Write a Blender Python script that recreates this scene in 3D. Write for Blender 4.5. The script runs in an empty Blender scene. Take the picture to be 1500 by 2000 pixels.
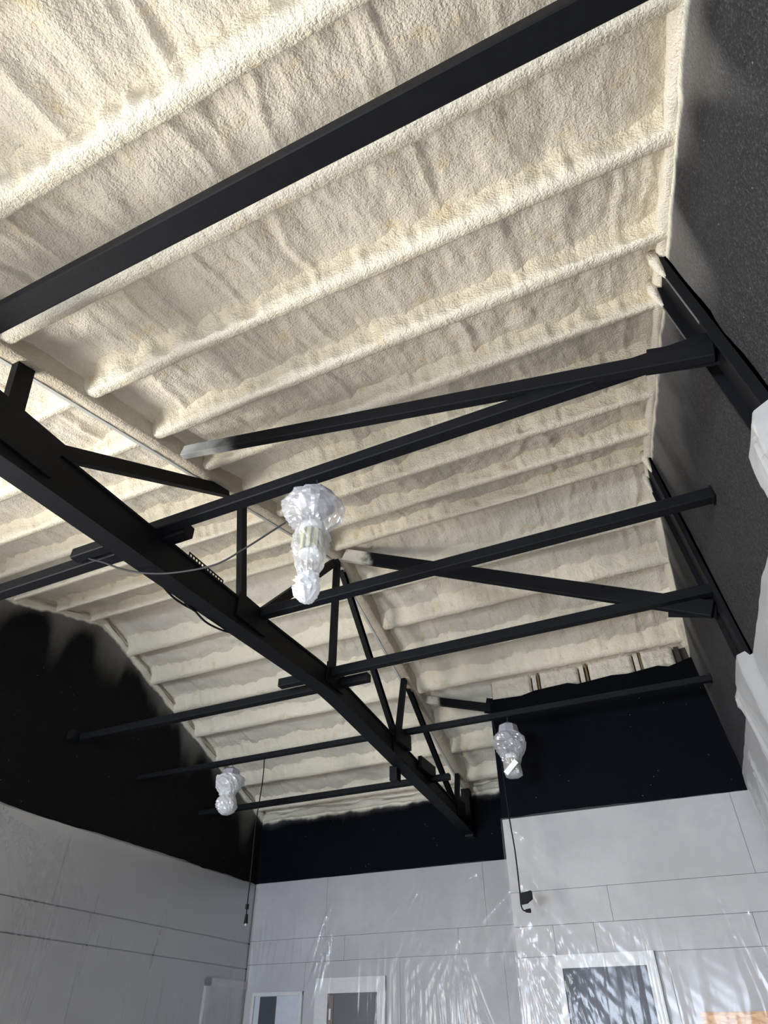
import bpy, math, random
import numpy as np
from mathutils import Vector, Matrix

random.seed(7)
scene = bpy.context.scene
col = scene.collection

# ------------------------------------------------------------------ camera
cd = bpy.data.cameras.new('camera'); cam = bpy.data.objects.new('camera', cd); col.objects.link(cam)
cam.location = (0, 0, 1.6)
cam.rotation_euler = (math.radians(90 + 39.95), 0, math.radians(25.26))
cd.sensor_fit = 'VERTICAL'; cd.sensor_height = 36.0; cd.lens = 1255 / 2000 * 36.0
cd.clip_start = 0.02
scene.camera = cam

# ------------------------------------------------------------------ sky, daylight, exposure
w = bpy.data.worlds.new('sky'); scene.world = w; w.use_nodes = True
bg = w.node_tree.nodes['Background']; bg.inputs[0].default_value = (0.62, 0.78, 1.0, 1); bg.inputs[1].default_value = 1.0
scene.view_settings.view_transform = 'Standard'; scene.view_settings.look = 'None'
scene.view_settings.gamma = 1.0; scene.view_settings.use_curve_mapping = False
scene.view_settings.exposure = 0.62
scene.cycles.use_denoising = True
scene.cycles.use_adaptive_sampling = True; scene.cycles.adaptive_threshold = 0.04
scene.cycles.max_bounces = 6; scene.cycles.transparent_max_bounces = 16; scene.cycles.diffuse_bounces = 3; scene.cycles.glossy_bounces = 2

def area(name, loc, target, sx, sy, power, colour):
    l = bpy.data.lights.new(name, 'AREA'); l.shape = 'RECTANGLE'; l.size = sx; l.size_y = sy
    l.energy = power; l.color = colour
    o = bpy.data.objects.new(name, l); col.objects.link(o); o.location = loc
    o.rotation_euler = (Vector(target) - Vector(loc)).to_track_quat('-Z', 'Z').to_euler()
    return o
# daylight through the shop-front glazing of the left wall and of the wall behind the camera
area('daylight_left_glazing', (-5.95, -0.05, 1.55), (0, -0.05, 1.85), 4.6, 2.3, 710, (1.0, 0.95, 0.88))
area('daylight_street_glazing', (-3.5, -8.35, 1.45), (-3.0, 0, 2.0), 4.0, 2.4, 860, (0.78, 0.87, 1.0))

# ------------------------------------------------------------------ dimensions of the room (metres)
XL, YF, YB, YN, YE = -5.713, 8.105, 6.482, -3.55, -8.1
XB = -1.80                       # left edge of the boxed-out room at the back
YR, ZR, SN, SF = 4.51, 5.37, 0.28, 0.356   # ridge and the two roof slopes (underside of the purlins)
DECK = 0.115                     # depth of a foam-covered purlin below the deck
ZP = 3.285                       # top of the plastic sheeting
def zb(y): return ZR - SN * (YR - y) if y < YR else ZR - SF * (y - YR)
def zbn(y): return np.where(y < YR, ZR - SN * (YR - y), ZR - SF * (y - YR))
def xw(y, z): return 1.152 - 0.073 * y - 0.088 * z      # right wall leans in a little

# ------------------------------------------------------------------ helpers
def link(o, parent=None):
    col.objects.link(o)
    if parent is not None: o.parent = parent
    return o
def mesh(name, v, f, m, parent=None, smooth=False):
    me = bpy.data.meshes.new(name); me.from_pydata([tuple(map(float, p)) for p in v], [], f)
    if m is not None: me.materials.append(m)
    if smooth: me.polygons.foreach_set('use_smooth', [True] * len(me.polygons))
    me.update()
    return link(bpy.data.objects.new(name, me), parent)
def grid(name, V, m, parent=None, smooth=True, flip=False):
    """V: (n, k, 3) array of points."""
    n, k = V.shape[:2]
    idx = np.arange(n * k).reshape(n, k)
    a, b, c, d = idx[:-1, :-1], idx[1:, :-1], idx[1:, 1:], idx[:-1, 1:]
    F = np.stack([a, b, c, d] if not flip else [a, d, c, b], -1).reshape(-1, 4)
    me = bpy.data.meshes.new(name)
    me.vertices.add(n * k); me.vertices.foreach_set('co', V.reshape(-1).astype(np.float32))
    me.loops.add(F.size); me.loops.foreach_set('vertex_index', F.reshape(-1).astype(np.int32))
    me.polygons.add(len(F)); me.polygons.foreach_set('loop_start', np.arange(0, F.size, 4, dtype=np.int32))
    me.polygons.foreach_set('use_smooth', np.full(len(F), smooth))
    me.materials.append(m); me.update(calc_edges=True); me.validate()
    return link(bpy.data.objects.new(name, me), parent)
class MB:
    def __init__(s): s.v = []; s.f = []
    def add(s, v, f):
        n = len(s.v); s.v += [tuple(p) for p in v]; s.f += [[i + n for i in q] for q in f]; return s
    def box(s, x0, x1, y0, y1, z0, z1):
        return s.add([(x0, y0, z0), (x1, y0, z0), (x1, y1, z0), (x0, y1, z0), (x0, y0, z1), (x1, y0, z1), (x1, y1, z1), (x0, y1, z1)],
                     [[0, 3, 2, 1], [4, 5, 6, 7], [0, 1, 5, 4], [1, 2, 6, 5], [2, 3, 7, 6], [3, 0, 4, 7]])
    def sweep(s, p0, p1, prof, up=(0, 0, 1)):
        """extrude a 2D outline (side, up) from p0 to p1"""
        p0, p1 = Vector(p0), Vector(p1); d = (p1 - p0).normalized(); u = Vector(up); r = d.cross(u).normalized(); u = r.cross(d)
        n = len(prof); v = []
        for p in (p0, p1): v += [tuple(p + r * a + u * b) for a, b in prof]
        f = [[i, (i + 1) % n, n + (i + 1) % n, n + i] for i in range(n)] + [list(range(n))[::-1], list(range(n, 2 * n))]
        return s.add(v, f)
    def tube(s, pts, r, k=8):
        pts = [Vector(p) for p in pts]; rings = []
        for i, p in enumerate(pts):
            d = (pts[min(i + 1, len(pts) - 1)] - pts[max(i - 1, 0)]).normalized()
            a = d.cross(Vector((0.31, 0.2, 0.93))).normalized(); b = d.cross(a)
            rr = r[i] if isinstance(r, (list, tuple)) else r
            rings.append([p + (a * math.cos(t) + b * math.sin(t)) * rr for t in [2 * math.pi * j / k for j in range(k)]])
        v = [tuple(q) for ring in rings for q in ring]
        f = [[i * k + j, i * k + (j + 1) % k, (i + 1) * k + (j + 1) % k, (i + 1) * k + j] for i in range(len(pts) - 1) for j in range(k)]
        f += [list(range(k))[::-1], [(len(pts) - 1) * k + j for j in range(k)]]
        return s.add(v, f)
    def build(s, name, m, parent=None, smooth=False, bevel=0):
        o = mesh(name, s.v, s.f, m, parent, smooth)
        if bevel:
            b = o.modifiers.new('bevel', 'BEVEL'); b.width = bevel; b.segments = 2; b.limit_method = 'ANGLE'
        return o
def rect(a, b, c, d): return [(a, c), (b, c), (b, d), (a, d)]
def c_channel(w, h, t):   # opens to +side
    return [(-w / 2, -h / 2), (w / 2, -h / 2), (w / 2, -h / 2 + t), (-w / 2 + t, -h / 2 + t), (-w / 2 + t, h / 2 - t), (w / 2, h / 2 - t), (w / 2, h / 2), (-w / 2, h / 2)]
def angle(w, h, t):
    return [(-w / 2, -h / 2), (w / 2, -h / 2), (w / 2, -h / 2 + t), (-w / 2 + t, -h / 2 + t), (-w / 2 + t, h / 2), (-w / 2, h / 2)]
def empty(name, loc=(0, 0, 0)):
    o = bpy.data.objects.new(name, None); o.empty_display_size = 0.1; o.location = loc; col.objects.link(o); return o
def tag(o, label, cat, group=None):
    o['label'] = label; o['category'] = cat
    if group: o['group'] = group
    return o
def structure(o): o['kind'] = 'structure'; return o
def world_parts(root):   # parts were modelled in world space: keep them there under a root standing at its own base
    bpy.context.view_layer.update()
    for c in root.children: c.matrix_parent_inverse = Matrix.Translation(-root.location)

# value noise on numpy arrays
def vnoise(x, y, seed=0):
    x = np.asarray(x, float); y = np.asarray(y, float)
    r = np.random.RandomState(seed).rand(256, 256) * 2 - 1
    xi, yi = np.floor(x).astype(int), np.floor(y).astype(int); fx, fy = x - xi, y - yi
    fx, fy = fx * fx * (3 - 2 * fx), fy * fy * (3 - 2 * fy)
    g = lambda a, b: r[a % 256, b % 256]
    return (g(xi, yi) * (1 - fx) + g(xi + 1, yi) * fx) * (1 - fy) + (g(xi, yi + 1) * (1 - fx) + g(xi + 1, yi + 1) * fx) * fy
def fbm(x, y, seed=0, o=3):
    s, a = 0, 1.0
    for i in range(o):
        s = s + a * vnoise(x * 2 ** i + 17.3 * i, y * 2 ** i + 9.1 * i, seed + i); a *= 0.5
    return s

# ------------------------------------------------------------------ materials
class N:
    def __init__(s, name):
        s.m = bpy.data.materials.new(name); s.m.use_nodes = True; s.t = s.m.node_tree; s.n = s.t.nodes
        s.b = s.n['Principled BSDF']; s.out = s.n['Material Output']
    def node(s, kind, **kw):
        n = s.n.new(kind)
        for k, v in kw.items():
            if k.startswith('i_'):
                n.inputs[int(k[2:]) if k[2:].isdigit() else k[2:].replace('_', ' ')].default_value = v
            else: setattr(n, k, v)
        return n
    def l(s, a, b): s.t.links.new(a, b)
    def math(s, op, a, b=None, c=None, clamp=False):
        n = s.n.new('ShaderNodeMath'); n.operation = op; n.use_clamp = clamp
        for i, q in enumerate((a, b, c)):
            if q is None: continue
            if isinstance(q, (int, float)): n.inputs[i].default_value = q
            else: s.l(q, n.inputs[i])
        return n.outputs[0]
    def pos(s):
        g = s.n.new('ShaderNodeNewGeometry'); return g.outputs['Position']
    def noise(s, scale, detail=3, rough=0.55, vec=None, stretch=None):
        n = s.node('ShaderNodeTexNoise'); n.inputs['Scale'].default_value = scale; n.inputs['Detail'].default_value = detail; n.inputs['Roughness'].default_value = rough
        v = vec or s.pos()
        if stretch:
            mp = s.n.new('ShaderNodeMapping'); mp.inputs['Scale'].default_value = stretch; s.l(v, mp.inputs['Vector']); v = mp.outputs[0]
        s.l(v, n.inputs['Vector']); return n.outputs['Fac']
    def mix(s, fac, a, b):
        n = s.n.new('ShaderNodeMix'); n.data_type = 'RGBA'
        for sock, q in ((n.inputs['Factor'], fac), (n.inputs['A'], a), (n.inputs['B'], b)): pass
        ins = [n.inputs[0], n.inputs[6], n.inputs[7]]
        for sock, q in zip(ins, (fac, a, b)):
            if isinstance(q, (int, float)): sock.default_value = q
            elif isinstance(q, tuple): sock.default_value = (*q, 1)
            else: s.l(q, sock)
        return n.outputs[2]
    def smooth(s, x, a, b):
        n = s.n.new('ShaderNodeMapRange'); n.interpolation_type = 'SMOOTHSTEP'; s.l(x, n.inputs[0])
        for i, q in ((1, a), (2, b)):
            if isinstance(q, (int, float)): n.inputs[i].default_value = q
            else: s.l(q, n.inputs[i])
        return n.outputs[0]
    def bump(s, h, strength, dist):
        n = s.n.new('ShaderNodeBump'); n.inputs['Strength'].default_value = strength; n.inputs['Distance'].default_value = dist
        s.l(h, n.inputs['Height']); s.l(n.outputs[0], s.b.inputs['Normal'])
    def base(s, c, rough=0.6, metal=0.0, spec=0.5):
        if isinstance(c, tuple): s.b.inputs['Base Color'].default_value = (*c, 1)
        else: s.l(c, s.b.inputs['Base Color'])
        s.b.inputs['Roughness'].default_value = rough; s.b.inputs['Metallic'].default_value = metal
        s.b.inputs['Specular IOR Level'].default_value = spec
        return s

CREAM = (0.83, 0.765, 0.635)
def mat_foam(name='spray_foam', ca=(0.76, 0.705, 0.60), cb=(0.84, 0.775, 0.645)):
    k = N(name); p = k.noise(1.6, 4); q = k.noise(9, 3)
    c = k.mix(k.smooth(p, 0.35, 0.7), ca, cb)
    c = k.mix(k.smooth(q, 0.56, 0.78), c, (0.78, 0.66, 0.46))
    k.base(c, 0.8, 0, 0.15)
    h = k.math('ADD', k.math('ADD', k.noise(105, 2, 0.6), k.math('MULTIPLY', k.noise(34, 2), 0.9)), k.math('MULTIPLY', k.noise(1.0, 2, 0.5, None, (15, 1.6, 1.6)), 1.6))
    k.bump(h, 1.0, 0.009)
    return k.m
def roof_gap(k):
    """height of the roof underside above a wall point, as a node value"""
    sp = k.n.new('ShaderNodeSeparateXYZ'); k.l(k.pos(), sp.inputs[0]); y, z = sp.outputs[1], sp.outputs[2]
    a = k.math('MULTIPLY_ADD', y, SN, ZR - SN * YR); b = k.math('MULTIPLY_ADD', y, -SF, ZR + SF * YR)
    return k.math('SUBTRACT', k.math('MINIMUM', a, b), z)
def mat_black_wall(name, grit, edge, plume, paint, stretch, mistamt=0.3, rel=0.006, spec=0.06, grain=1.5):
    """black painted wall: cream foam overspray with a soft ragged edge under the roof, white specks"""
    k = N(name); g = roof_gap(k)
    n1 = k.noise(2.4, 1.5, 0.5, None, stretch); n2 = k.noise(5, 2)
    wob = k.math('MULTIPLY_ADD', n2, 0.10, -0.05)
    gg = k.math('SUBTRACT', g, wob)
    core = k.math('SUBTRACT', 1.0, k.smooth(gg, edge * 0.4, edge * 2.2))
    reach = k.math('MULTIPLY_ADD', k.smooth(n1, 0.34, 0.70), plume, 0.12)
    mist = k.math('MULTIPLY', k.math('POWER', k.math('SUBTRACT', 1.0, k.smooth(gg, -0.05, reach)), 1.5), mistamt)
    sp = k.node('ShaderNodeTexVoronoi'); sp.inputs['Scale'].default_value = 16; k.l(k.pos(), sp.inputs['Vector'])
    speck = k.math('MULTIPLY', k.math('LESS_THAN', sp.outputs['Distance'], 0.055), k.math('GREATER_THAN', k.noise(5, 2), 0.56))
    c = k.mix(k.noise(6, 4), tuple(q * 0.75 for q in paint), tuple(q * 1.25 for q in paint))
    c = k.mix(k.smooth(k.noise(grit * 1.4, 2, 0.7), 0.48, 0.70), c, tuple(q * grain for q in paint))  # lighter grain mixed into the colour, where the bump barely shows on black
    c = k.mix(k.math('MULTIPLY', speck, 0.35), c, (0.6, 0.6, 0.58))
    c = k.mix(mist, c, (0.62, 0.60, 0.56)); c = k.mix(core, c, (0.84, 0.80, 0.68))
    k.base(c, 0.8, 0, spec)
    k.bump(k.math('ADD', k.noise(grit, 3, 0.65), k.math('MULTIPLY', k.noise(18, 2), 0.6)), 1.0, rel)
    return k.m
def mat_steel(name='black_painted_steel', c=(0.0055, 0.006, 0.0078)):
    k = N(name); n = k.noise(14, 4)
    k.base(k.mix(n, tuple(q * 0.6 for q in c), tuple(q * 1.5 for q in c)), 0.55, 0, 0.14)
    k.bump(k.noise(160, 2), 0.25, 0.002); return k.m
def mat_brace(name, a, b, x0, x1):
    """black steel, its upper end still bare where the paint stops (along x)"""
    k = N(name); sp = k.n.new('ShaderNodeSeparateXYZ'); k.l(k.pos(), sp.inputs[0])
    f = k.smooth(k.math('ADD', sp.outputs[0], k.math('MULTIPLY_ADD', k.noise(12, 3), 0.24, -0.12)), x0, x1)
    k.base(k.mix(f, a, b), 0.6, 0, 0.14); k.bump(k.noise(120, 2), 0.3, 0.003); return k.m
def mat_board():
    k = N('painted_wall_board'); n = k.noise(1.7, 5, 0.62); m2 = k.noise(14, 3)
    c = k.mix(k.smooth(n, 0.32, 0.72), (0.345, 0.34, 0.345), (0.415, 0.41, 0.415))
    c = k.mix(k.math('MULTIPLY', k.smooth(m2, 0.6, 0.8), 0.35), c, (0.32, 0.315, 0.32))
    k.base(c, 0.7, 0, 0.3); return k.m
def mat_film(name, body=0.20, gloss=0.16, rough=0.16, fres=0.22, crinkle=0.0006):
    """thin milky polythene"""
    k = N(name); k.n.remove(k.b)
    tr = k.node('ShaderNodeBsdfTransparent'); df = k.node('ShaderNodeBsdfDiffuse'); tl = k.node('ShaderNodeBsdfTranslucent'); gl = k.node('ShaderNodeBsdfGlossy')
    df.inputs[0].default_value = (0.85, 0.86, 0.88, 1); tl.inputs[0].default_value = (0.85, 0.86, 0.88, 1)
    gl.inputs['Color'].default_value = (0.95, 0.96, 1, 1); gl.inputs['Roughness'].default_value = rough
    a = k.node('ShaderNodeMixShader'); a.inputs[0].default_value = 0.45; k.l(df.outputs[0], a.inputs[1]); k.l(tl.outputs[0], a.inputs[2])
    b = k.node('ShaderNodeMixShader'); b.inputs[0].default_value = body; k.l(tr.outputs[0], b.inputs[1]); k.l(a.outputs[0], b.inputs[2])
    lw = k.node('ShaderNodeLayerWeight'); lw.inputs[0].default_value = 0.35
    f = k.math('MULTIPLY_ADD', lw.outputs['Fresnel'], fres, gloss * 0.5, True)
    c = k.node('ShaderNodeMixShader'); k.l(f, c.inputs[0]); k.l(b.outputs[0], c.inputs[1]); k.l(gl.outputs[0], c.inputs[2])
    bp = k.node('ShaderNodeBump'); bp.inputs['Strength'].default_value = 0.4; bp.inputs['Distance'].default_value = crinkle
    k.l(k.noise(16, 3), bp.inputs['Height']); k.l(bp.outputs[0], gl.inputs['Normal'])
    k.l(c.outputs[0], k.out.inputs['Surface']); return k.m
def plain(name, c, rough=0.6, metal=0, spec=0.5, var=0.15, sc=20):
    k = N(name); k.base(k.mix(k.noise(sc, 3), tuple(q * (1 - var) for q in c), tuple(min(1, q * (1 + var)) for q in c)), rough, metal, spec); return k.m
def mat_osb():
    k = N('oriented_strand_board'); v = k.node('ShaderNodeTexVoronoi'); v.inputs['Scale'].default_value = 1
    mp = k.n.new('ShaderNodeMapping'); mp.inputs['Scale'].default_value = (22, 22, 60); k.l(k.pos(), mp.inputs[0]); k.l(mp.outputs[0], v.inputs['Vector'])
    s = k.n.new('ShaderNodeSeparateColor'); k.l(v.outputs['Color'], s.inputs[0])
    k.base(k.mix(s.outputs[0], (0.42, 0.22, 0.10), (0.66, 0.42, 0.22)), 0.75, 0, 0.3); return k.m
def mat_glass_dark():
    k = N('dark_door_glass'); k.base(k.mix(k.noise(2.0, 3), (0.006, 0.008, 0.013), (0.022, 0.028, 0.042)), 0.3, 0, 0.15); return k.m
def mat_floor():
    k = N('concrete_floor_under_sheeting'); k.base(k.mix(k.noise(0.9, 5), (0.27, 0.265, 0.255), (0.37, 0.365, 0.355)), 0.6, 0, 0.4); k.bump(k.noise(40, 3), 0.2, 0.004); return k.m

M = dict(foam=mat_foam(), foam_chord=mat_foam('spray_foam_shaded', (0.50, 0.435, 0.335), (0.66, 0.59, 0.47)), foam_rib=mat_foam('spray_foam_thick', (0.85, 0.78, 0.63), (0.90, 0.83, 0.67)), steel=mat_steel(), board=mat_board(), floor=mat_floor(), osb=mat_osb(), glass=mat_glass_dark(),  # chord foam toned darker: its shaded side put into the colour, with overspray
         wall_right=mat_black_wall('black_textured_wall', 62, 0.030, 0.95, (0.020, 0.020, 0.022), (1, 0.9, 0.25), 0.22, 0.022, 0.25, 2.8),
         wall_left=mat_black_wall('black_matt_wall', 60, 0.02, 0.65, (0.0085, 0.0083, 0.0085), (1, 0.95, 0.10), 0.32),
         wall_far=mat_black_wall('blue_black_wall', 45, 0.03, 0.04, (0.0020, 0.0024, 0.0042), (1.5, 1, 1), 0.3, 0.002),
         film=mat_film('polythene_sheeting', 0.07, 0.025, 0.14, 0.12), film_left=mat_film('dull_polythene_sheeting', 0.22, 0.02, 0.40), bag=mat_film('crumpled_polythene_bag', 0.33, 0.14, 0.20, 0.36, 0.006), bag_white=mat_film('white_polythene_bag', 0.80, 0.14, 0.22, 0.30, 0.006), knot=mat_film('bunched_polythene', 0.90, 0.25, 0.18),
         white=plain('white_paint', (0.46, 0.46, 0.455), 0.5), trim=plain('white_frame_paint', (0.50, 0.50, 0.50), 0.45),
         joint=plain('dark_joint', (0.10, 0.10, 0.10), 0.8), galv=plain('bare_flange_steel', (0.55, 0.55, 0.52), 0.55, 0.0), edge=plain('lit_flange_edge', (0.10, 0.10, 0.10), 0.6),
         plastic_black=plain('black_plastic', (0.010, 0.010, 0.011), 0.6, 0, 0.1), cable=plain('grey_cable', (0.03, 0.03, 0.032), 0.6, 0, 0.2),
         housing=plain('lamp_housing_grey', (0.34, 0.335, 0.37), 0.4, 0.2), led=plain('led_strip_yellow', (0.62, 0.58, 0.36), 0.4), bulbwhite=plain('white_bulb_plastic', (0.75, 0.76, 0.75), 0.35),
         bulbgrey=plain('aluminium_bulb_core', (0.07, 0.10, 0.09), 0.4, 0.2), tape=plain('white_masking_tape', (0.80, 0.80, 0.80), 0.6),
         timber=plain('dark_timber_stud', (0.05, 0.042, 0.035), 0.8), amber=plain('amber_cured_foam', (0.20, 0.13, 0.06), 0.6))

# ------------------------------------------------------------------ shell
o = MB().box(XL - 0.2, 1.6, YE - 0.2, YF + 0.2, -0.12, 0.0).build('floor', M['floor']); structure(o)

# right wall: one leaning slab
ys = np.linspace(YN - 0.1, YB + 0.25, 120); zs = np.linspace(0, 1, 60)
Y, T = np.meshgrid(ys, zs, indexing='ij'); Z = T * (zbn(Y) + DECK + 0.10)
V = np.stack([xw(Y, Z) + 0.006 * fbm(Y * 5, Z * 5, 3), Y, Z], -1)
o = grid('wall_right', V, M['wall_right'], flip=False); structure(o)
sd = o.modifiers.new('thick', 'SOLIDIFY'); sd.thickness = 0.12; sd.offset = 1
wall_right = o

# left wall with shop-front glazing
GL = (-2.4, 2.3, 0.35, 2.75)
b = MB()
def roofed(b, y0, y1, z0):
    n = 12; yy = [y0 + (y1 - y0) * i / n for i in range(n + 1)]
    if y0 < YR < y1: yy = sorted(yy + [YR])
    v = []; k = len(yy)
    for x in (XL, XL - 0.2):
        v += [(x, y, z0) for y in yy] + [(x, y, zb(y) + DECK + 0.1) for y in yy]
    f = []
    for i in range(k - 1):
        f += [[i, i + 1, k + i + 1, k + i], [2 * k + i + 1, 2 * k + i, 3 * k + i, 3 * k + i + 1], [k + i, k + i + 1, 3 * k + i + 1, 3 * k + i], [i + 1, i, 2 * k + i, 2 * k + i + 1]]
    f += [[0, k, 3 * k, 2 * k], [k - 1, 3 * k - 1, 4 * k - 1, 2 * k - 1]]
    b.add(v, f)
roofed(b, YN - 0.2, GL[0], 0.0); roofed(b, GL[0], GL[1], GL[3]); roofed(b, GL[1], YF + 0.2, 0.0)
b.box(XL - 0.2, XL, GL[0], GL[1], 0.0, GL[2])
wall_left = structure(b.build('wall_left', M['wall_left']))
# back wall and the boxed-out room
wall_back = structure(MB().box(XL - 0.2, XB + 0.06, YF, YF + 0.2, 0, zb(YF) + DECK + 0.05).build('wall_back', M['wall_far']))
b = MB()
xr = [xw(YB, 0) + 0.03, xw(YB, 4.56) + 0.03]
tops = [(XB, 4.50), (-1.45, 4.485), (-1.30, 4.515), (-0.95, 4.53), (-0.85, 4.50), (-0.5, 4.525), (-0.35, 4.51), (-0.05, 4.535), (0.05, 4.505), (0.27, 4.56)]
n = len(tops)
bot = [(XB + (xr[0] - XB) * i / (n - 1), 0.0) for i in range(n)]
v = []
for y in (YB, YB + 0.14): v += [(x, y, z) for x, z in tops] + [(x, y, z) for x, z in bot]
f = []
for i in range(n - 1):
    f += [[n + i, n + i + 1, i + 1, i], [2 * n + i, 2 * n + i + 1, 3 * n + i + 1, 3 * n + i], [i, i + 1, 2 * n + i + 1, 2 * n + i]]
b.add(v, f)
b.box(XB, XB + 0.12, YB + 0.14, YF, 0, 4.06)
wall_boxed = structure(b.build('wall_front_of_boxed_room', M['wall_far']))
# unseen lower area behind the camera, added to even out the street glazing's light
GN = (-5.5, -1.5, 0.25, 2.75)
b = MB(); ztop = 3.35
b.box(XL - 0.2, GN[0], YE - 0.2, YE, 0, ztop).box(GN[1], 1.6, YE - 0.2, YE, 0, ztop).box(GN[0], GN[1], YE - 0.2, YE, GN[3], ztop).box(GN[0], GN[1], YE - 0.2, YE, 0, GN[2])
structure(b.build('wall_near', M['board']))
structure(MB().box(XL - 0.2, XL, YE, YN - 0.2, 0, ztop).build('wall_left_added', M['board']))
structure(MB().box(1.25, 1.45, YE, YN - 0.1, 0, ztop).build('wall_right_added', M['board']))
structure(MB().box(XL, 1.25, YE, YN + 0.02, 3.22, 3.34).build('ceiling_added', M['board']))
def glazing(name, along, lo, hi, z0, z1, at, nbay):
    r = structure(empty(name, (at, lo, z0) if along == 'y' else (lo, at, z0)))
    w = (hi - lo) / nbay; t = 0.03
    def bx(a0, a1, c0, c1):
        m = MB(); d0, d1 = at - 0.13, at - 0.07
        return m.box(d0, d1, a0, a1, c0, c1) if along == 'y' else m.box(a0, a1, d0, d1, c0, c1)
    for i in range(nbay + 1): bx(lo + w * i - t, lo + w * i + t, z0, z1).build('mullion', M['trim'], r)
    for z in (z0, z1): bx(lo, hi, z - t, z + t).build('window_rail', M['trim'], r)
    world_parts(r)
glazing('window_1', 'y', GL[0], GL[1], GL[2], GL[3], XL, 4)
glazing('window_2', 'x', GN[0], GN[1], GN[2], GN[3], YE, 4)

# painted wall boards below the black band, each a piece of its wall
def boards(parent, axis, at, thick, rows, joint=0.0016):
    for z0, z1, cuts in rows:
        for a, c in zip(cuts[:-1], cuts[1:]):
            m = MB()
            if axis == 'y': m.box(a + joint, c - joint, at - thick, at + 0.004, z0 + joint, z1 - joint)
            else: m.box(at - 0.004, at + thick, a + joint, c - joint, z0 + joint, z1 - joint)
            m.build('wall_board', M['board'], parent)
boards(wall_back, 'y', YF, 0.012, [(2.655, ZP + 0.01, [XL + .012, -4.61, -2.55, XB]), (2.41, 2.655, [XL + .012, -4.34, -2.9, XB]), (0, 2.41, [XL + .012, -4.86, -3.62, -2.4, XB])])
boards(wall_boxed, 'y', YB, 0.012, [(2.68, ZP + 0.01, [XB, 0.215, xw(YB, 3.0)]), (2.42, 2.68, [XB, -0.95, xw(YB, 2.6)]), (2.2, 2.42, [XB, -1.46, -1.118, 0.1, xw(YB, 2.3) + .02]), (0, 2.2, [XB, -0.6, 0.5, xw(YB, 1.0)])])
boards(wall_left, 'x', XL, 0.012, [(2.63, ZP + 0.01, [GL[1] + .05, 4.9, 6.6, YF - .012]), (2.37, 2.63, [GL[1] + .05, 5.4, YF - .012]), (0, 2.37, [GL[1] + .05, 5.4, 6.62, YF - .012])], 0.006)

# ------------------------------------------------------------------ foam-covered ceiling: deck, bays and purlins
XT0, XT1 = -2.705, -2.575       # faces of the truss top chord
b = MB()
for y0, y1 in ((YN - 0.2, YR), (YR, YF + 0.2)):
    v = [(x, y, zb(min(max(y, YN - .2), YF + .2) if y != YR else YR) + DECK + dz) for dz in (0.05, 0.12) for x, y in ((XL - .2, y0), (1.6, y0), (1.6, y1), (XL - .2, y1))]
    b.add(v, [[0, 3, 2, 1], [4, 5, 6, 7], [0, 1, 5, 4], [1, 2, 6, 5], [2, 3, 7, 6], [3, 0, 4, 7]])
ceiling = structure(b.build('ceiling', M['foam']))
PUR_N = [-3.15, -2.63, -2.11, -1.59, -1.07, -0.555, -0.045, 0.468, 0.972, 1.505, 2.02, 2.512, 2.975, 3.437, 3.935, 4.385]
PUR_F = [5.015, 5.482, 5.962, 6.415, 6.905, 7.40, 7.93]
DX = 0.0145
def xr_at(y): return xw(y, zb(y)) + 0.04
def purlin(y0, side, idx):
    x0, x1 = (XL - 0.03, XT0 + 0.02) if side == 0 else (XT1 - 0.02, xr_at(y0))
    far = y0 > YR
    nx = int((x1 - x0) / (DX if y0 > 0.2 else 0.05))
    xs = np.linspace(x0, x1, nx)
    # outline, near side to far side: soft fillet down the near face, narrow soffit, crisp far edge
    prof = [(-0.150, DECK + .014), (-0.128, DECK + .002), (-0.112, DECK - .014), (-0.098, DECK * .72), (-0.088, DECK * .52), (-0.080, DECK * .33), (-0.073, DECK * .16), (-0.064, .006), (-0.050, -.004), (-0.03, -.005), (-0.010, -.002), (0.002, .006), (0.005, .022), (-0.002, DECK * .5), (-0.006, DECK + .02)]
    P = np.array(prof); P[:, 0] *= 1.0
    X, J = np.meshgrid(xs, np.arange(len(P)), indexing='ij')
    dy, dz = P[J, 0], P[J, 1]
    wgt = np.where(J <= 6, 1.0, 0.35)
    wob = 0.010 * fbm(X * 2.2, J * 0.25 + idx * 5, 11 + idx) + 0.0035 * fbm(X * 16, J * 0.6, 31 + idx)
    wid = 1 + 0.22 * vnoise(X * 1.3, idx * 3.7 + J * 0, 5 + side) * (J < 8)
    scal = 0.016 * vnoise(X * 9, J * 0 + idx, 77 + idx) * (J <= 5) + 0.010 * vnoise(X * 24, J * 0.2, 78 + idx) * (J <= 6)
    Y = y0 + dy * wid + wob * 0.6 + scal
    Z = zbn(np.full_like(Y, y0)) + (SN if not far else -SF) * (Y - y0) + dz + wgt * (0.004 * fbm(X * 30, J * 1.3, 51 + idx)) + 0.004 * vnoise(X * 1.1, J * 0, 91 + idx)
    grid('purlin', np.stack([X, Y, Z], -1), M['foam_rib'], ceiling)
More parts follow.
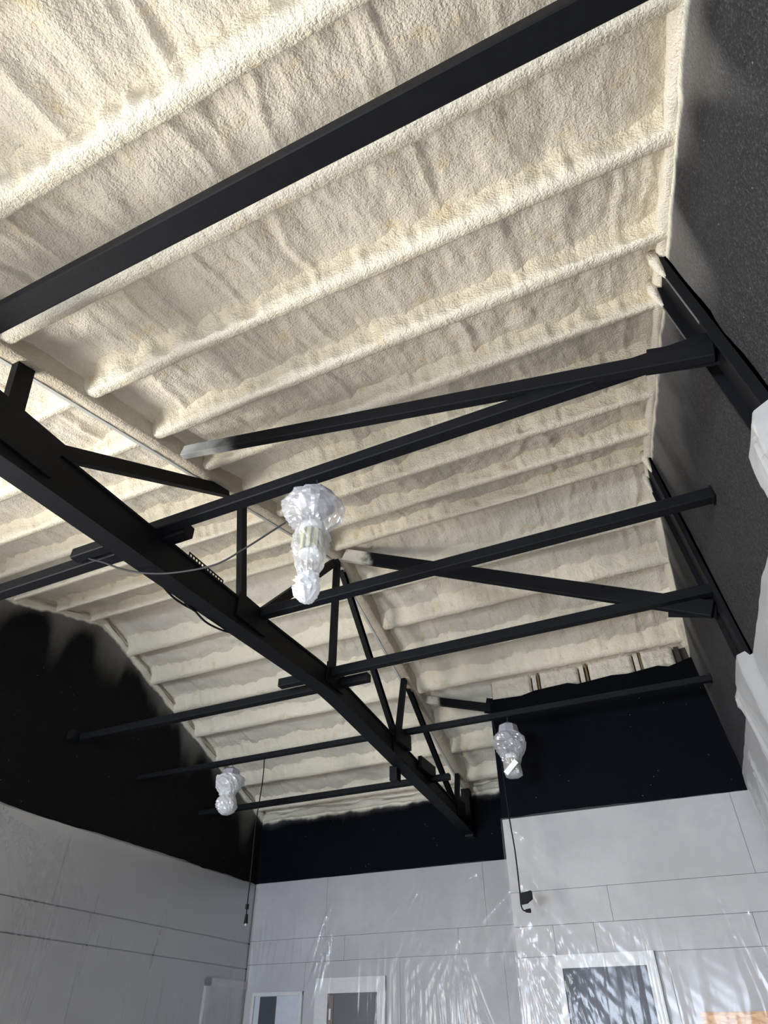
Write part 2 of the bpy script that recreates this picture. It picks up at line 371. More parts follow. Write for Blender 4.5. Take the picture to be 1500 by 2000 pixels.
def bay(ya, yb, side, idx):
    x0, x1 = (XL - 0.03, XT0 + 0.02) if side == 0 else (XT1 - 0.02, max(xr_at(ya), xr_at(yb)))
    d = DX if yb > 0.2 else 0.06
    xs = np.linspace(x0, x1, int((x1 - x0) / d)); ys = np.linspace(ya - 0.02, yb - 0.06, max(6, int((yb - ya) / d)))
    X, Y = np.meshgrid(xs, ys, indexing='ij')
    t = (Y - ya) / (yb - ya)
    sl = 0.10 * fbm(X * 1.5, Y * 1.2, 400 + idx)
    streak = fbm((X + sl) * 7.5, Y * 0.9 + idx * 3, 210 + idx + 50 * side, 3)
    lane = 1 - np.abs(vnoise((X + sl) * 4.2, Y * 0.5 + idx * 2.3, 310 + idx + 50 * side)) * 2.2
    rough = fbm(X * 22, Y * 16, 130 + idx, 3)
    lump = fbm(X * 5, Y * 5, 170 + idx)
    Z = zbn(Y) + DECK - 0.011 * streak - 0.016 * np.clip(lane, 0, 1) ** 6 - 0.0045 * rough - 0.011 * lump
    Z = Z - 0.030 * np.clip(1 - np.minimum(np.abs(X - x0), np.abs(x1 - X)) / 0.10, 0, 1) ** 2       # cove against chord and walls
    Z = Z - 0.012 * np.clip((t - 0.72) / 0.28, 0, 1) ** 2
    grid('foam_bay', np.stack([X, Y, Z], -1), M['foam'], ceiling)
i = 0
for side in (0, 1):
    seq = [YN - 0.1] + PUR_N + [YR + 0.03]
    for a, c in zip(seq[:-1], seq[1:]): bay(a, c + (0.10 if c > YR else 0), side, i); i += 1
    for y in PUR_N: purlin(y, side, i); i += 1
    seq = [YR - 0.02] + PUR_F + [YF + 0.15]
    for a, c in zip(seq[:-1], seq[1:]):
        if side == 1 and a > YB + 0.1 and False: continue
        bay(a, c, side, i); i += 1
    for y in PUR_F: purlin(y, side, i); i += 1
# foam bead sealing roof to walls
def bead(pts, r, seed):
    pts = np.array(pts, float); n = len(pts); k = 10
    d = np.gradient(pts, axis=0); d /= np.linalg.norm(d, axis=1)[:, None]
    a = np.cross(d, [0, 0, 1.0]); a /= np.linalg.norm(a, axis=1)[:, None]; c = np.cross(a, d)
    th = np.linspace(0, 2 * np.pi, k + 1)
    L = np.arange(n)[:, None] * 0.05
    R = r * (1 + 0.35 * fbm(L * 3, th[None] * 1.0 + 0 * L, seed))
    V = pts[:, None] + a[:, None] * (np.cos(th)[None, :, None] * R[..., None]) + c[:, None] * (np.sin(th)[None, :, None] * R[..., None])
    grid('foam_bead', V, M['foam'], ceiling)
yy = np.arange(YN, YB, 0.03); bead([(xw(y, zb(y)) + 0.005, y, zb(y) + 0.035) for y in yy], 0.045, 1)
yy = np.arange(YN, YF, 0.03); bead([(XL - 0.005, y, zb(y) + 0.035) for y in yy], 0.040, 2)
xx = np.arange(XL, XB, 0.03); bead([(x, YF - 0.0, zb(YF) + 0.03) for x in xx], 0.045, 3)

# foam blocks between the stub studs above the boxed room
edges = [(-1.79, -1.345), (-1.245, -0.835), (-0.725, -0.275), (-0.195, 0.125)]
zt = zb(YB) + 0.06
for j, (a, c) in enumerate(edges):
    xs = np.linspace(a, c, 34); zs = np.linspace(4.44, zt + 0.03, 20)
    X, Z = np.meshgrid(xs, zs, indexing='ij')
    edge = np.clip(np.minimum(np.minimum(X - a, c - X), 1) / 0.03, 0, 1)
    Y = YB + 0.115 - 0.03 * np.sqrt(edge) + 0.008 * fbm(X * 30, Z * 30, 600 + j)
    grid('foam_block', np.stack([X, Y, Z], -1), M['foam'], wall_boxed)
for x in (-1.31, -0.80, -0.24, 0.16): MB().box(x - 0.02, x + 0.025, YB + 0.10, YB + 0.14, 4.42, zt + 0.03).build('stud', M['foam'] if x < 0 else M['timber'], wall_boxed)
for x in (-1.265, -0.75, -0.20): MB().box(x - 0.006, x + 0.012, YB + 0.09, YB + 0.14, 4.45, zt + 0.02).build('stud', M['amber'], wall_boxed)
MB().box(XB, 0.35, YB + 0.138, YB + 0.16, 4.40, zt + 0.05).build('backing_panel', M['timber'], wall_boxed)

# ------------------------------------------------------------------ roof truss
XT = -2.655
truss = empty('roof_truss', (XT, YF, 3.5)); tag(truss, 'black cambered steel roof truss crossing the room with foam-covered top chord', 'truss')
def chord_top(y0, y1, name='top_chord'):
    n = int((y1 - y0) / 0.03); ys = np.linspace(y0, y1, n)
    prof = np.array([(0.02, DECK + .06), (0.006, DECK - .02), (0, 0.06), (-0.002, 0.02), (-0.008, -0.012), (-0.02, -0.02), (-0.10, -0.02), (-0.112, -0.010), (-0.113, 0.02), (-0.118, DECK - .02), (-0.15, DECK + .06)])
    Yg, J = np.meshgrid(ys, np.arange(len(prof)), indexing='ij')
    cove = np.where(J < 3, 0.012 * fbm(Yg * 5, J * 0.7, 800), 0.003 * fbm(Yg * 8, J, 801))
    V = np.stack([XT1 + prof[J, 0] + cove, Yg, zbn(Yg) + prof[J, 1] + 0.002 * fbm(Yg * 20, J * 2, 802)], -1)
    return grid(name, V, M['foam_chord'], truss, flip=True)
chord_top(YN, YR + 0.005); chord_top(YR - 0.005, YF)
for y0, y1 in ((YN, YR), (YR, YF)):       # bare steel lip of the lower flange
    MB().sweep((XT0 + 0.012, y0, zb(y0) - 0.022), (XT0 + 0.012, y1, zb(y1) - 0.022), rect(-0.012, 0.012, -0.005, 0.005)).build('flange_lip', M['galv'], truss)
def chord_low(pts, name):
    """pts: (y, z_low, z_high) stations; box section with thin flanges proud of the web"""
    m = MB()
    for x0, x1, lo, hi in ((-2.715, -2.605, 0.012, 0.012), (-2.728, -2.592, 0, None), (-2.728, -2.592, None, 0)):
        v = []
        for y, zl, zh in pts:
            if lo == 0.012: a, c = zl + .012, zh - .012
            elif lo == 0: a, c = zl, zl + .014
            else: a, c = zh - .014, zh
            v += [(x0, y, a), (x1, y, a), (x1, y, c), (x0, y, c)]
        k = len(pts); f = [[3, 2, 1, 0], [4 * k - 4, 4 * k - 3, 4 * k - 2, 4 * k - 1]]
        for i in range(k - 1):
            q = 4 * i
            for s in range(4): f.append([q + s, q + (s + 1) % 4, q + 4 + (s + 1) % 4, q + 4 + s])
        m.add(v, f)
    return m.build(name, M['steel'], truss)
chord_low([(YN, 3.14, 3.30), (-1.5, 3.50, 3.70), (0.4, 3.745, 3.95), (1.1, 3.78, 4.02), (1.5, 3.80, 4.05), (3.0, 3.865, 4.075), (4.25, 3.925, 4.115), (4.5, 3.930, 4.115)], 'bottom_chord')
chord_low([(4.49, 3.930, 4.115), (4.75, 3.912, 4.09), (6.2, 3.765, 3.945), (7.4, 3.655, 3.80), (8.1, 3.57, 3.70)], 'bottom_chord')
def web(y0, z0, y1, z1, w=0.065, d=0.05, name='web_member'):
    MB().sweep((XT, y0, z0), (XT, y1, z1), c_channel(d, w, 0.008), up=(0, 1, 0.3)).build(name, M['steel'], truss)
for a in [(1.19, 3.98, 1.105, 4.44, 0.10), (1.36, 4.02, 2.80, 4.875, 0.085), (3.20, 4.05, 2.995, 4.93, 0.062), (3.36, 4.06, 4.46, 5.275, 0.075), (4.55, 4.10, 4.53, 5.345, 0.062),
          (4.63, 5.30, 5.91, 4.02, 0.065), (5.945, 4.02, 6.15, 4.765, 0.065), (6.27, 4.72, 7.62, 3.78, 0.06), (7.635, 3.78, 7.745, 4.20, 0.06), (0.35, 4.20, 1.10, 4.00, 0.08)]:
    web(*a)
web(8.06, 3.56, 8.02, 4.10, 0.10, 0.10, 'heel_post')
def gusset(y0, y1, z0, z1):
    MB().box(-2.598, -2.586, y0, y1, z0, z1).build('gusset_plate', M['steel'], truss)
gusset(1.02, 1.46, 3.86, 4.10); gusset(3.08, 3.44, 3.93, 4.12); gusset(4.36, 4.66, 3.98, 4.16); gusset(5.72, 6.06, 3.80, 4.10); gusset(7.5, 7.75, 3.68, 3.86)
# perforated hanger strap standing on the bottom chord
b = MB(); z0 = 4.068
b.box(-2.606, -2.603, 2.53, 2.90, z0, z0 + .010).box(-2.606, -2.603, 2.53, 2.90, z0 + .030, z0 + .040)
for j in range(13): b.box(-2.606, -2.603, 2.53 + j * 0.0300, 2.545 + j * 0.0300 - .004, z0 + .010, z0 + .030)
b.build('perforated_strap', M['steel'], truss)
b = MB(); z0 = 4.04
b.box(-2.606, -2.603, 1.30, 1.46, z0 + .008, z0 + .018).box(-2.606, -2.603, 1.30, 1.46, z0 + .034, z0 + .044)
for j in range(6): b.box(-2.606, -2.603, 1.30 + j * 0.03, 1.312 + j * 0.03, z0 + .016, z0 + .036)
b.build('perforated_strap', M['steel'], truss)
MB().box(-2.78, -2.70, 6.02, 6.12, 3.66, 3.80).build('splice_block', M['steel'], truss)
MB().box(-2.585, -2.545, 5.75, 6.05, 3.93, 4.08).build('splice_block', M['steel'], truss)
MB().box(-2.60, -2.56, 6.35, 6.75, 3.86, 3.98).build('splice_block', M['steel'], truss)
world_parts(truss)

# ------------------------------------------------------------------ cross members from wall to wall
def joist(y, z, x0, x1, label, w=0.075, h=0.075, plate=None):
    r = empty('ceiling_joist', (x0, y, z)); tag(r, label, 'steel joist', 'black steel joists spanning between walls and truss')
    e = 0.006; q = [(-w/2 + e, -h/2), (w/2 - e, -h/2), (w/2, -h/2 + e), (w/2, h/2 - e), (w/2 - e, h/2), (-w/2 + e, h/2), (-w/2, h/2 - e), (-w/2, -h/2 + e)]
    MB().sweep((x0, y, z), (x1, y, z), q).build('tube', M['steel'], r)
    for x in plate or (): MB().box(x - 0.006, x + 0.006, y - w * 0.58, y + w * 0.58, z - h * 0.58, z + h * 0.58).build('end_plate', M['steel'], r)
    world_parts(r); return r
ZJ = 4.095
joist(0.75, 4.10, XL + .005, xw(.75, 4.1), 'nearest overhead black joist running diagonally across the top of the picture', 0.10, 0.085)
joist(2.235, ZJ, -3.30, xw(2.235, ZJ) - .002, 'black joist meeting the upper wall column, holding the largest bagged lamp', plate=(xw(2.235, ZJ) - .012,))
joist(2.325, ZJ - .01, XL + .005, -2.44, 'black joist lapping beside the truss and running off the left edge of the picture', 0.085, 0.085)
joist(3.375, ZJ, -2.60, xw(3.375, ZJ) - .002, 'black joist crossing over the king post, ending on bare wall between the two columns', plate=(xw(3.375, ZJ) - .012,))
joist(4.455, ZJ, -3.12, xw(4.455, ZJ) - .002, 'black joist ending at the lower wall column, stub poking left past the truss', plate=(xw(4.455, ZJ) - .012,))
joist(4.63, ZJ - .02, XL + .005, -2.33, 'black joist ending on a small bracket high on the left black wall', 0.08, 0.07)
joist(5.965, ZJ, -2.80, xw(5.965, ZJ) - .002, 'thin black joist in front of the boxed-out black wall', 0.06, 0.055, plate=(xw(5.965, ZJ) - .012,))
joist(5.60, 3.955, XL + .005, -2.60, 'thin black joist above the left corner holding the small white bagged lamp', 0.065, 0.05)
joist(6.74, 3.855, XL + .005, -2.40, 'farthest black joist low beside the back wall', 0.07, 0.06)
b = MB().box(XL + .001, XL + .09, 4.50, 4.60, 4.03, 4.12)
r = tag(b.build('wall_bracket', M['steel'], bevel=0.004), 'small dark grey bracket on the left black wall at a joist end', 'bracket')

# diagonal braces
def brace(p0, p1, w, h, m, label, plates=()):
    r = empty('diagonal_brace', p1); tag(r, label, 'steel brace', 'black steel sway braces')
    MB().sweep(p0, p1, rect(-w / 2, w / 2, -h / 2, h / 2)).build('brace_bar', m, r, bevel=0.005)
    MB().sweep(Vector(p1) - Vector((0.28, 0, -0.08)), Vector(p1) + Vector((0.02, 0, -0.004)), rect(-0.035, -0.025, -0.05, 0.12)).build('gusset_plate', M['steel'], r)
    world_parts(r); return r
BK = (0.0055, 0.006, 0.0078)
brace((-2.53, 2.20, 4.695), (xw(2.2, 3.97) - .05, 2.20, 3.985), 0.05, 0.085, mat_brace('brace_paint_fading_to_bare', (0.50, 0.50, 0.48), BK, -2.45, -2.05), 'long black diagonal brace from foam chord to upper wall column, bare silver left tip')
brace((-2.55, 4.50, 5.36), (xw(4.5, 3.97) - .05, 4.50, 3.965), 0.05, 0.125, mat_brace('brace_paint_fading_to_foam', (0.80, 0.76, 0.66), BK, -2.38, -2.22), 'wide black diagonal brace from ridge to lower wall column, foam on its end')
brace((-2.57, 6.60, 4.69), (-1.62, 6.60, 4.40), 0.06, 0.085, mat_brace('brace_paint_short', (0.55, 0.52, 0.45), BK, -2.50, -2.36), 'short black brace running from foam chord behind the boxed-out wall corner')

# wall columns: channels open to the room
def column(y0, y1, label, sleeve):
    r = empty('wall_column', (xw(y0, 0), y0, 0)); tag(r, label, 'column', 'black channel columns on the right wall')
    def plate(name, ya, yb2, d0, d1, m, zlo=0.0, zhi=None):
        v = []
        for y in (ya, yb2):
            zt2 = (zb(y) + 0.06) if zhi is None else zhi
            for z in (zlo, zt2): v += [(xw(y, z) - d0, y, z), (xw(y, z) - d1, y, z)]
        mesh(name, v, [[0, 1, 3, 2], [4, 6, 7, 5], [0, 4, 5, 1], [2, 3, 7, 6], [0, 2, 6, 4], [1, 5, 7, 3]], m, r)
    plate('column_web', y0, y1, -0.02, 0.014, M['steel'])
    plate('flange', y0, y0 + .012, -0.02, sleeve, M['steel']); plate('flange', y1 - .012, y1, -0.02, sleeve, M['steel'])
    for y in (y0, y1 - .012):   # flange edge, its lit line put into the near column's colour
        plate('flange_edge', y, y + .012, sleeve, sleeve + .003, M['edge'] if y0 < 3 else M['steel'], 4.12)
        zt2 = zb(y) - 0.02
        pts = [(xw(y, zt2) - sleeve + .005, y + .006, zt2 + .08), (xw(y, zt2) - sleeve, y + .006, zt2), (xw(y, zt2 - .06) - sleeve, y + .006, zt2 - .07), (xw(y, zt2 - .12) - sleeve + .004, y + .006, zt2 - .15)]
        MB().tube(pts, [.03, .026, .020, .006], 8).build('foam_cap', M['foam'], r, True)
    world_parts(r)
column(2.12, 2.345, 'black channel column on the right wall with foam-capped top, nearer the camera', 0.06)
column(4.28, 4.60, 'black channel column on the right wall below the ridge, farther from the camera', 0.045)

# ------------------------------------------------------------------ doors, window behind the sheeting
def framed(name, parent_axis, x0, x1, ztop, fr, y, pane_mat, extra=None, z0=0.0, proud=0.03):
    r = structure(empty(name, ((x0 + x1) / 2, y, z0)))
    MB().box(x0, x0 + fr[0], y - proud, y, z0, ztop).build('jamb', M['trim'], r)
    MB().box(x1 - fr[1], x1, y - proud, y, z0, ztop).build('jamb', M['trim'], r)
    MB().box(x0, x1, y - proud - .003, y, ztop - fr[2], ztop).build('door_head', M['trim'], r)
    MB().box(x0 + fr[0], x1 - fr[1], y - 0.008, y, z0, ztop - fr[2]).build('pane', pane_mat, r)
    if extra: extra(r)
    world_parts(r); return r
yb_ = YB - 0.012; yf_ = YF - 0.012
framed('door_1', 'y', -1.475, -0.685, 2.205, (0.05, 0.075, 0.092), yb_, M['glass'])
framed('door_2', 'y', -4.69, -3.79, 2.245, (0.17, 0.10, 0.145), yf_, plain('dark_room_beyond', (0.035, 0.037, 0.043), 0.4), lambda r: [MB().box(-4.50, -4.45, yf_ - .02, yf_, 0, 2.08).build('door_edge', plain('brown_door_edge', (0.12, 0.08, 0.06), 0.5), r), MB().box(-4.485, -4.462, yf_ - .05, yf_ - .02, 1.86, 1.96).build('door_closer', M['galv'], r)])
framed('window_3', 'y', -5.56, -4.86, 2.13, (0.035, 0.035, 0.035), yf_, plain('glass_pale_reflection', (0.45, 0.48, 0.53), 0.2), lambda r: MB().box(-5.45, -5.22, yf_ - .014, yf_, 0.9, 2.09).build('dark_pane', M['glass'], r), 0.9)  # the pane's pale colour holds its bright reflection
r = structure(empty('door_3', (XL + .012, 7.75, 0)))
MB().box(XL + .012, XL + .035, 7.38, 8.08, 0, 2.16).build('door_leaf', M['white'], r); MB().box(XL + .012, XL + .05, 7.30, 7.38, 0, 2.24).build('jamb', M['trim'], r); MB().box(XL + .012, XL + .05, 7.30, 8.085, 2.16, 2.24).build('door_head', M['trim'], r); world_parts(r)
v = MB().box(-0.455, 0.50, YB - 0.045, YB - 0.028, 0.0, 1.815).build('strand_board', M['osb'])
tag(v, 'orange-brown strand board standing behind plastic at the bottom right corner', 'board')

# ------------------------------------------------------------------ plastic sheeting
def pleats(A, B, pins, seed, amt):
    """A along the wall, B drop below the top edge (>= 0)"""
    d = 0.005 * fbm(A * 1.3, B * 0.7, seed) * np.clip(B * 3, 0, 1)
    lanes = vnoise(A * 13 + 0.9 * fbm(A * .7, B * .8, seed + 5), B * 0.25, seed + 1)
    where = np.clip(vnoise(A * 1.3, B * 0.5, seed + 2) * 1.8 + 0.4, 0, 1) * np.clip((B - 0.15) / 0.8, 0, 1)
    d = d + amt * 0.013 * where * np.clip(1 - np.abs(lanes) * 2.2, 0, 1) ** 1.5
    fine = vnoise(A * 58 + 1.2 * fbm(A * .9, B * .9, seed + 7), B * 0.6, seed + 3)
    d = d + amt * 0.0042 * where * np.clip(1 - np.abs(fine) * 1.7, 0, 1)
    for (pa, pb, spread, lean, n, amp) in pins:
        da, db = A - pa, B - pb
        th = np.arctan2(da - lean * np.maximum(db, 0), np.maximum(db, 1e-3)); rr = np.hypot(da, db)
        env = np.exp(-(th / spread) ** 2) * np.clip(rr / 0.06, 0, 1) * np.exp(-rr / 0.55) * (db > -0.01)
        d = d + 0.68 * amt * amp * env * np.clip(1 - np.abs(vnoise(th * n * 1.7 + 3, rr * 0.6, seed + int(abs(pa) * 13))) * 1.8, 0, 1)
    return d
def sheet(name, fn, a0, a1, bmax, m, pins, seed, amt, label, top=0.0):
    na, nb = int((a1 - a0) / 0.013), 110
    a = np.linspace(a0, a1, na); b = np.linspace(0, 1, nb) ** 1.15 * bmax
    A, B = np.meshgrid(a, b, indexing='ij')
    off = 0.018 + np.maximum(pleats(A, B, pins, seed, amt), -0.006)
    off = off * np.clip(0.35 + B * 6, 0, 1)
    V = fn(A, B - (0.010 * vnoise(A * 2.3, A * 0, seed) + 0.004 * vnoise(A * 11, A * 0, seed + 9)) * np.exp(-B * 6), off)
    o = grid(name, V, m); tag(o, label, 'plastic sheet', 'clear plastic sheets taped over the lower walls'); return o
ZPF = ZP + 0.005
sheet('plastic_sheet', lambda A, B, d: np.stack([A, YF - 0.05 - d, ZPF - B], -1), XL + 0.085, XB - 0.015, 3.26, M['film'],
      [(-5.66, 0.0, .5, .25, 14, .02), (-4.5, 0.25, .35, -.35, 18, .06), (-4.45, 0.5, .25, -.4, 20, .09), (-3.2, 0.02, .9, -.8, 9, .03), (-2.5, 0.0, 1.0, -1.1, 9, .03), (-1.85, 0.0, 1.0, -1.2, 9, .03), (-2.9, .7, .8, -.1, 16, .02)], 21, 1.0,
      'clear plastic sheet taped over the back wall, two dim openings behind its lower edge')
sheet('plastic_sheet', lambda A, B, d: np.stack([A, YB - 0.06 - d, ZPF + 0.0 - B], -1), XB + 0.0, 0.365, 3.26, M['film'],
      [(XB + .02, 0.02, 1.1, .9, 10, .035), (XB + .02, 0.45, 1.1, .8, 10, .03), (XB + .08, 0.75, .8, .7, 26, .035), (XB + .05, 0.98, .6, .35, 24, .035), (-1.35, 1.15, .7, .25, 28, .03), (-0.15, 0.55, .22, .15, 9, .035), (0.05, .7, .3, .15, 12, .03)], 47, 1.0,
      'clear plastic sheet over the boxed-out wall, streaked over a dark door')
sheet('plastic_sheet', lambda A, B, d: np.stack([XL + 0.03 + d + 0.012, A, ZPF - B], -1), GL[1] + 0.08, YF - 0.11, 3.26, M['film_left'],
      [(3.95, 0.0, 1.1, .7, 8, .045), (4.75, 0.0, 1.0, .9, 8, .03), (6.4, 0.45, .30, -.12, 10, .09), (5.43, 0.55, .06, -.02, 6, .05), (7.5, .5, .4, -.1, 12, .02)], 63, 0.28,
      'dull grey plastic sheet covering the left wall below the black paint')
# right wall: the sheet also wraps the feet of the two columns
def right_sheet(A, B, d):
    Zt = 3.46 - 0.03 * np.maximum(A - 5.0, 0)
    bulge = np.zeros_like(A)
    for y0, y1, dd in ((2.10, 2.37, 0.088), (4.26, 4.66, 0.075)):
        bulge = np.maximum(bulge, dd * np.clip((A - y0 + .07) / .07, 0, 1) * np.clip((y1 + .10 - A) / .10, 0, 1))
    Zt = Zt + 0.035 * (bulge > 0.02) - 0.05 * np.clip(np.sin((A - 2.3) * 3.1), 0, 1) * (A > 2.4) * (A < 4.3)
    Z = Zt - B
    return np.stack([xw(A, Z) - 0.015 - bulge - d * 1.4, A, Z], -1)
sheet('plastic_sheet', right_sheet, YN + 0.1, YB - 0.09, 3.30, mat_film('milky_polythene_sheeting', 0.62, 0.10, 0.25),
      [(2.1, 0.0, .8, .3, 8, .03), (4.65, 0.03, .8, .5, 8, .05), (4.9, .3, .6, .4, 10, .04), (5.6, 0.1, .6, .2, 10, .04), (6.2, 0.1, .6, -.1, 10, .03)], 85, 1.2,
      'milky plastic sheet hugging the right wall and wrapping the column feet')

# ------------------------------------------------------------------ bagged lamps
def crumple(prof, seed, loc, tilt=(0, 0), fac=0.10, seg=44, sub=5, pleat=0.0):
    """prof: (z, r, pleat weight); loc top point"""
    P = np.array(prof, float); t = np.linspace(0, len(P) - 1, (len(P) - 1) * sub + 1)
    z = np.interp(t, np.arange(len(P)), P[:, 0]); r = np.interp(t, np.arange(len(P)), P[:, 1]); q = np.interp(t, np.arange(len(P)), P[:, 2])
    th = np.linspace(0, 2 * np.pi, seg + 1); TH, Zg = np.meshgrid(th, z); Rg = r[:, None] + 0 * TH; Q = q[:, None] + 0 * TH
    c, s = np.cos(TH), np.sin(TH)
    facet = vnoise(c * 2.3 + 7, s * 2.3 + Zg * 17, seed) * fac * 1.2 + np.abs(vnoise(c * 4.5 + 3, s * 4.5 + Zg * 30, seed + 1)) * fac * 1.3 + vnoise(c * 9 + 5, s * 9 + Zg * 60, seed + 6) * fac * 0.5
    pl = -np.abs(vnoise(TH * 14 / (2 * np.pi) * 1.0, Zg * 2.0, seed + 2)) * 0.32 * Q * (0.5 - 0.5 * np.cos(TH)) ** 0.15
    blend = np.minimum(1, np.minimum(TH, 2 * np.pi - TH) * 4)
    R = Rg * (1 + (facet + pl) * (0.35 + 0.65 * blend))
    R[:, -1] = R[:, 0]
    X = loc[0] + R * c + tilt[0] * (Zg); Y = loc[1] + R * s + tilt[1] * (Zg)
    return np.stack([X, Y, loc[2] + Zg], -1)
def lathe(m, loc, prof, k=24):
    v = []; f = []
    for z, r in prof:
        v += [(loc[0] + r * math.cos(2 * math.pi * j / k), loc[1] + r * math.sin(2 * math.pi * j / k), loc[2] + z) for j in range(k)]
    n = len(prof)
    f += [[i * k + j, i * k + (j + 1) % k, (i + 1) * k + (j + 1) % k, (i + 1) * k + j] for i in range(n - 1) for j in range(k)]
    f += [list(range(k))[::-1], [(n - 1) * k + j for j in range(k)]]
    return m.add(v, f)
def lamp(loc, label, s, bag, knot, bulb_z, seed, tape=None, bag_mat='bag'):
    """loc: hanging point under the joist; lengths in metres"""
    r = empty('bagged_lamp', loc); tag(r, label, 'lamp', 'work lamps hung from the joists and bagged in plastic')
    MB().tube([(loc[0], loc[1], loc[2] + .06), (loc[0] + .006, loc[1], loc[2]), (loc[0], loc[1], loc[2] - .06)], 0.004, 6).build('hook_wire', M['cable'], r)
    h = lathe(MB(), loc, [(-.045 * s, .018), (-.06 * s, .05 * s), (-.09 * s, .105 * s), (-.17 * s, .118 * s), (-.215 * s, .07 * s), (-.235 * s, .035 * s)], 8).build('lamp_housing', M['housing'], r)
    z0 = bulb_z
    bl = lathe(MB(), loc, [(z0 + .035, .030), (z0 + .03, .066 * s), (z0, .070 * s), (z0 - .012, .066 * s)], 24).build('bulb_collar', M['bulbwhite'], r, True)
    core = lathe(MB(), loc, [(z0 - .012, .056 * s), (z0 - .150 * s, .056 * s)], 20).build('bulb_core', M['bulbgrey'], r)
    for j in range(10):
        a = 2 * math.pi * j / 10; ca, sa = math.cos(a), math.sin(a); R0, R1, hw = .054 * s, .062 * s, .0105 * s
        pts = []
        for z in (z0 - .018, z0 - .145 * s):
            for rr, t in ((R0, -hw), (R1, -hw), (R1, hw), (R0, hw)): pts.append((loc[0] + rr * ca - t * sa, loc[1] + rr * sa + t * ca, loc[2] + z))
        mesh('led_strip', pts, [[0, 1, 2, 3], [7, 6, 5, 4], [0, 4, 5, 1], [1, 5, 6, 2], [2, 6, 7, 3], [3, 7, 4, 0]], M['led'], core)
    lathe(MB(), loc, [(z0 - .150 * s, .060 * s), (z0 - .158 * s, .060 * s), (z0 - .172 * s, .048 * s)], 20).build('bulb_end_cap', M['bulbwhite'], r, True)
    bg_ = grid('plastic_bag', crumple(bag, seed, loc, fac=0.13), M[bag_mat], r, smooth=False)
    if knot: grid('bag_knot', crumple(knot, seed + 40, loc, fac=0.22, seg=26, sub=3), M['knot'], r, smooth=False)
    if tape:
        x, y, z = loc; a, t = tape
        MB().sweep((x - .05, y - .085, z + t - .06), (x + .06, y - .080, z + t + .04), rect(-.003, .003, -.025, .025), up=(-.6, 0, .8)).build('tape_strip', M['tape'], r)
    world_parts(r); return r
lamp((-1.475, 2.24, 4.03), 'largest bagged lamp, knotted clear plastic over a striped bulb below the truss', 1.0,
     [(-.055, .02, .2), (-.085, .075, .1), (-.13, .125, .1), (-.19, .150, .1), (-.235, .142, .4), (-.28, .108, 1), (-.32, .085, .9), (-.40, .088, .3), (-.50, .082, .3), (-.56, .070, .6), (-.61, .050, 1), (-.645, .025, 1)],
     [(-.605, .030, 1), (-.635, .062, .6), (-.66, .050, .8), (-.69, .064, .6), (-.73, .058, .8), (-.765, .030, .6), (-.775, .004, 0)], -.335, 5)
lamp((-4.42, 5.60, 3.935), 'white bagged lamp pinched in the middle, against the left black wall', 0.82,
     [(-.03, .015, .2), (-.07, .045, .3), (-.125, .075, .2), (-.14, .135, .1), (-.20, .140, .1), (-.25, .125, .6), (-.30, .085, 1), (-.33, .072, .8), (-.37, .092, .4), (-.43, .098, .4), (-.475, .078, .5), (-.505, .040, .6), (-.51, .003, 0)],
     [(-.375, .060, .4), (-.42, .075, .4), (-.465, .065, .4), (-.495, .03, .4), (-.50, .003, 0)], -.30, 12, None, 'bag_white')
lamp((-1.505, 5.965, 4.055), 'bagged lamp with white tape hanging before the boxed-out black wall', 0.85,
     [(-.04, .012, .2), (-.09, .045, .3), (-.13, .075, .2), (-.175, .120, .1), (-.24, .138, .1), (-.30, .128, .2), (-.37, .095, .4), (-.43, .072, .4), (-.49, .075, .3), (-.535, .072, .3), (-.55, .05, .2), (-.555, .003, 0)],
     None, -.375, 23, (0, -.475))

# cables and cords
def cord(name, pts, r, label, m='cable', extra=None, sm=6):
    pts = [Vector(p) for p in pts]; out = []
    for i in range(len(pts) - 1):
        p0, p1, p2, p3 = pts[max(i - 1, 0)], pts[i], pts[i + 1], pts[min(i + 2, len(pts) - 1)]
        for j in range(sm):
            t = j / sm; out.append(0.5 * ((2 * p1) + (p2 - p0) * t + (2 * p0 - 5 * p1 + 4 * p2 - p3) * t * t + (3 * p1 - p0 - 3 * p2 + p3) * t ** 3))
    out.append(pts[-1])
    if extra is None:
        return tag(MB().tube(out, r, 6).build(name, M[m], None, True), label, 'cable')
    e = empty(name, pts[-1]); tag(e, label, 'cable'); MB().tube(out, r, 6).build('cord', M[m], e, True); extra(e); world_parts(e); return e
cord('lamp_cable', [(-1.66, 2.25, 3.822), (-1.70, 2.25, 3.808), (-1.906, 2.25, 3.727), (-2.102, 2.25, 3.673), (-2.377, 2.25, 3.702), (-2.60, 2.24, 3.755), (-2.83, 2.25, 3.858), (-3.038, 2.25, 3.975), (-3.18, 2.26, 4.05), (-3.24, 2.27, 4.10), (-3.23, 2.30, 4.14), (-3.16, 2.31, 4.14)], 0.006,
     'slack grey cable sagging from the largest lamp past the truss')
loop = [(-2.745 - 0.02 * math.sin(t), 2.79 + 0.055 * math.cos(t), 3.868 + 0.022 * math.sin(t)) for t in [j * 0.7 for j in range(20)]]
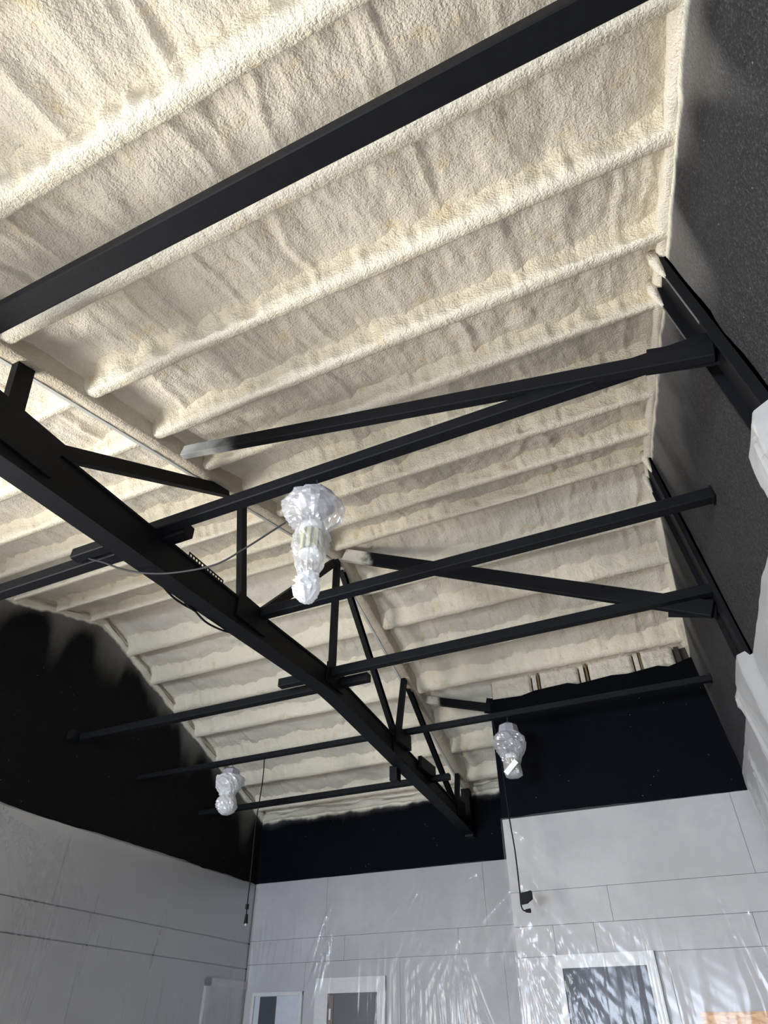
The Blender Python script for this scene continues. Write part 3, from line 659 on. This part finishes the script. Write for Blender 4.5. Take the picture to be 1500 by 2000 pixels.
cord('truss_cable', [(-2.735, 2.44, 3.875), (-2.74, 2.60, 3.845), (-2.745, 2.72, 3.85)] + loop + [(-2.745, 2.95, 3.845), (-2.74, 3.10, 3.86), (-2.735, 3.25, 3.90)], 0.007, 'dark cable with a small coil clinging under the truss bottom chord', 'plastic_black', None, 4)
def plug_left(e):
    MB().tube([(-4.018, 5.60, 2.62), (-4.018, 5.60, 2.58)], 0.016, 8).build('connector', M['plastic_black'], e)
    MB().tube([(-4.012, 5.60, 2.54), (-4.012, 5.60, 2.47)], [0.012, 0.02], 8).build('plug', M['plastic_black'], e)
    MB().tube([(-4.012, 5.60, 2.47), (-4.012, 5.60, 2.452)], 0.006, 6).build('plug_pin', M['galv'], e)
cord('hanging_cord', [(-4.02, 5.60, 3.93), (-4.01, 5.60, 3.7), (-4.03, 5.60, 3.3), (-4.02, 5.60, 2.9), (-4.018, 5.60, 2.6), (-4.012, 5.60, 2.52)], 0.006, 'thin dark cord with a plug dangling near the left corner', 'plastic_black', plug_left)
def plug_right(e):
    v = [(-1.618, 6.10, 2.612), (-1.521, 6.10, 2.628), (-1.521, 6.10, 2.571), (-1.572, 6.10, 2.540), (-1.618, 6.10, 2.535)]
    v2 = [(a, 6.15, c) for a, _, c in v]
    mesh('adapter_box', v + v2, [[4, 3, 2, 1, 0], [5, 6, 7, 8, 9]] + [[i, (i + 1) % 5, 5 + (i + 1) % 5, 5 + i] for i in range(5)], M['plastic_black'], e)
    MB().tube([(-1.588, 6.12, 2.486), (-1.546, 6.12, 2.486)], [0.012, 0.018], 8).build('plug', M['plastic_black'], e)
cord('hanging_cord', [(-1.655, 5.998, 4.10), (-1.655, 6.04, 4.0), (-1.65, 6.12, 3.8), (-1.636, 6.12, 3.25), (-1.618, 6.12, 2.94), (-1.618, 6.12, 2.63), (-1.621, 6.12, 2.535), (-1.608, 6.12, 2.494), (-1.583, 6.12, 2.486)], 0.006, 'thin dark cord with a black adapter box hanging by the wall corner', 'plastic_black', plug_right)
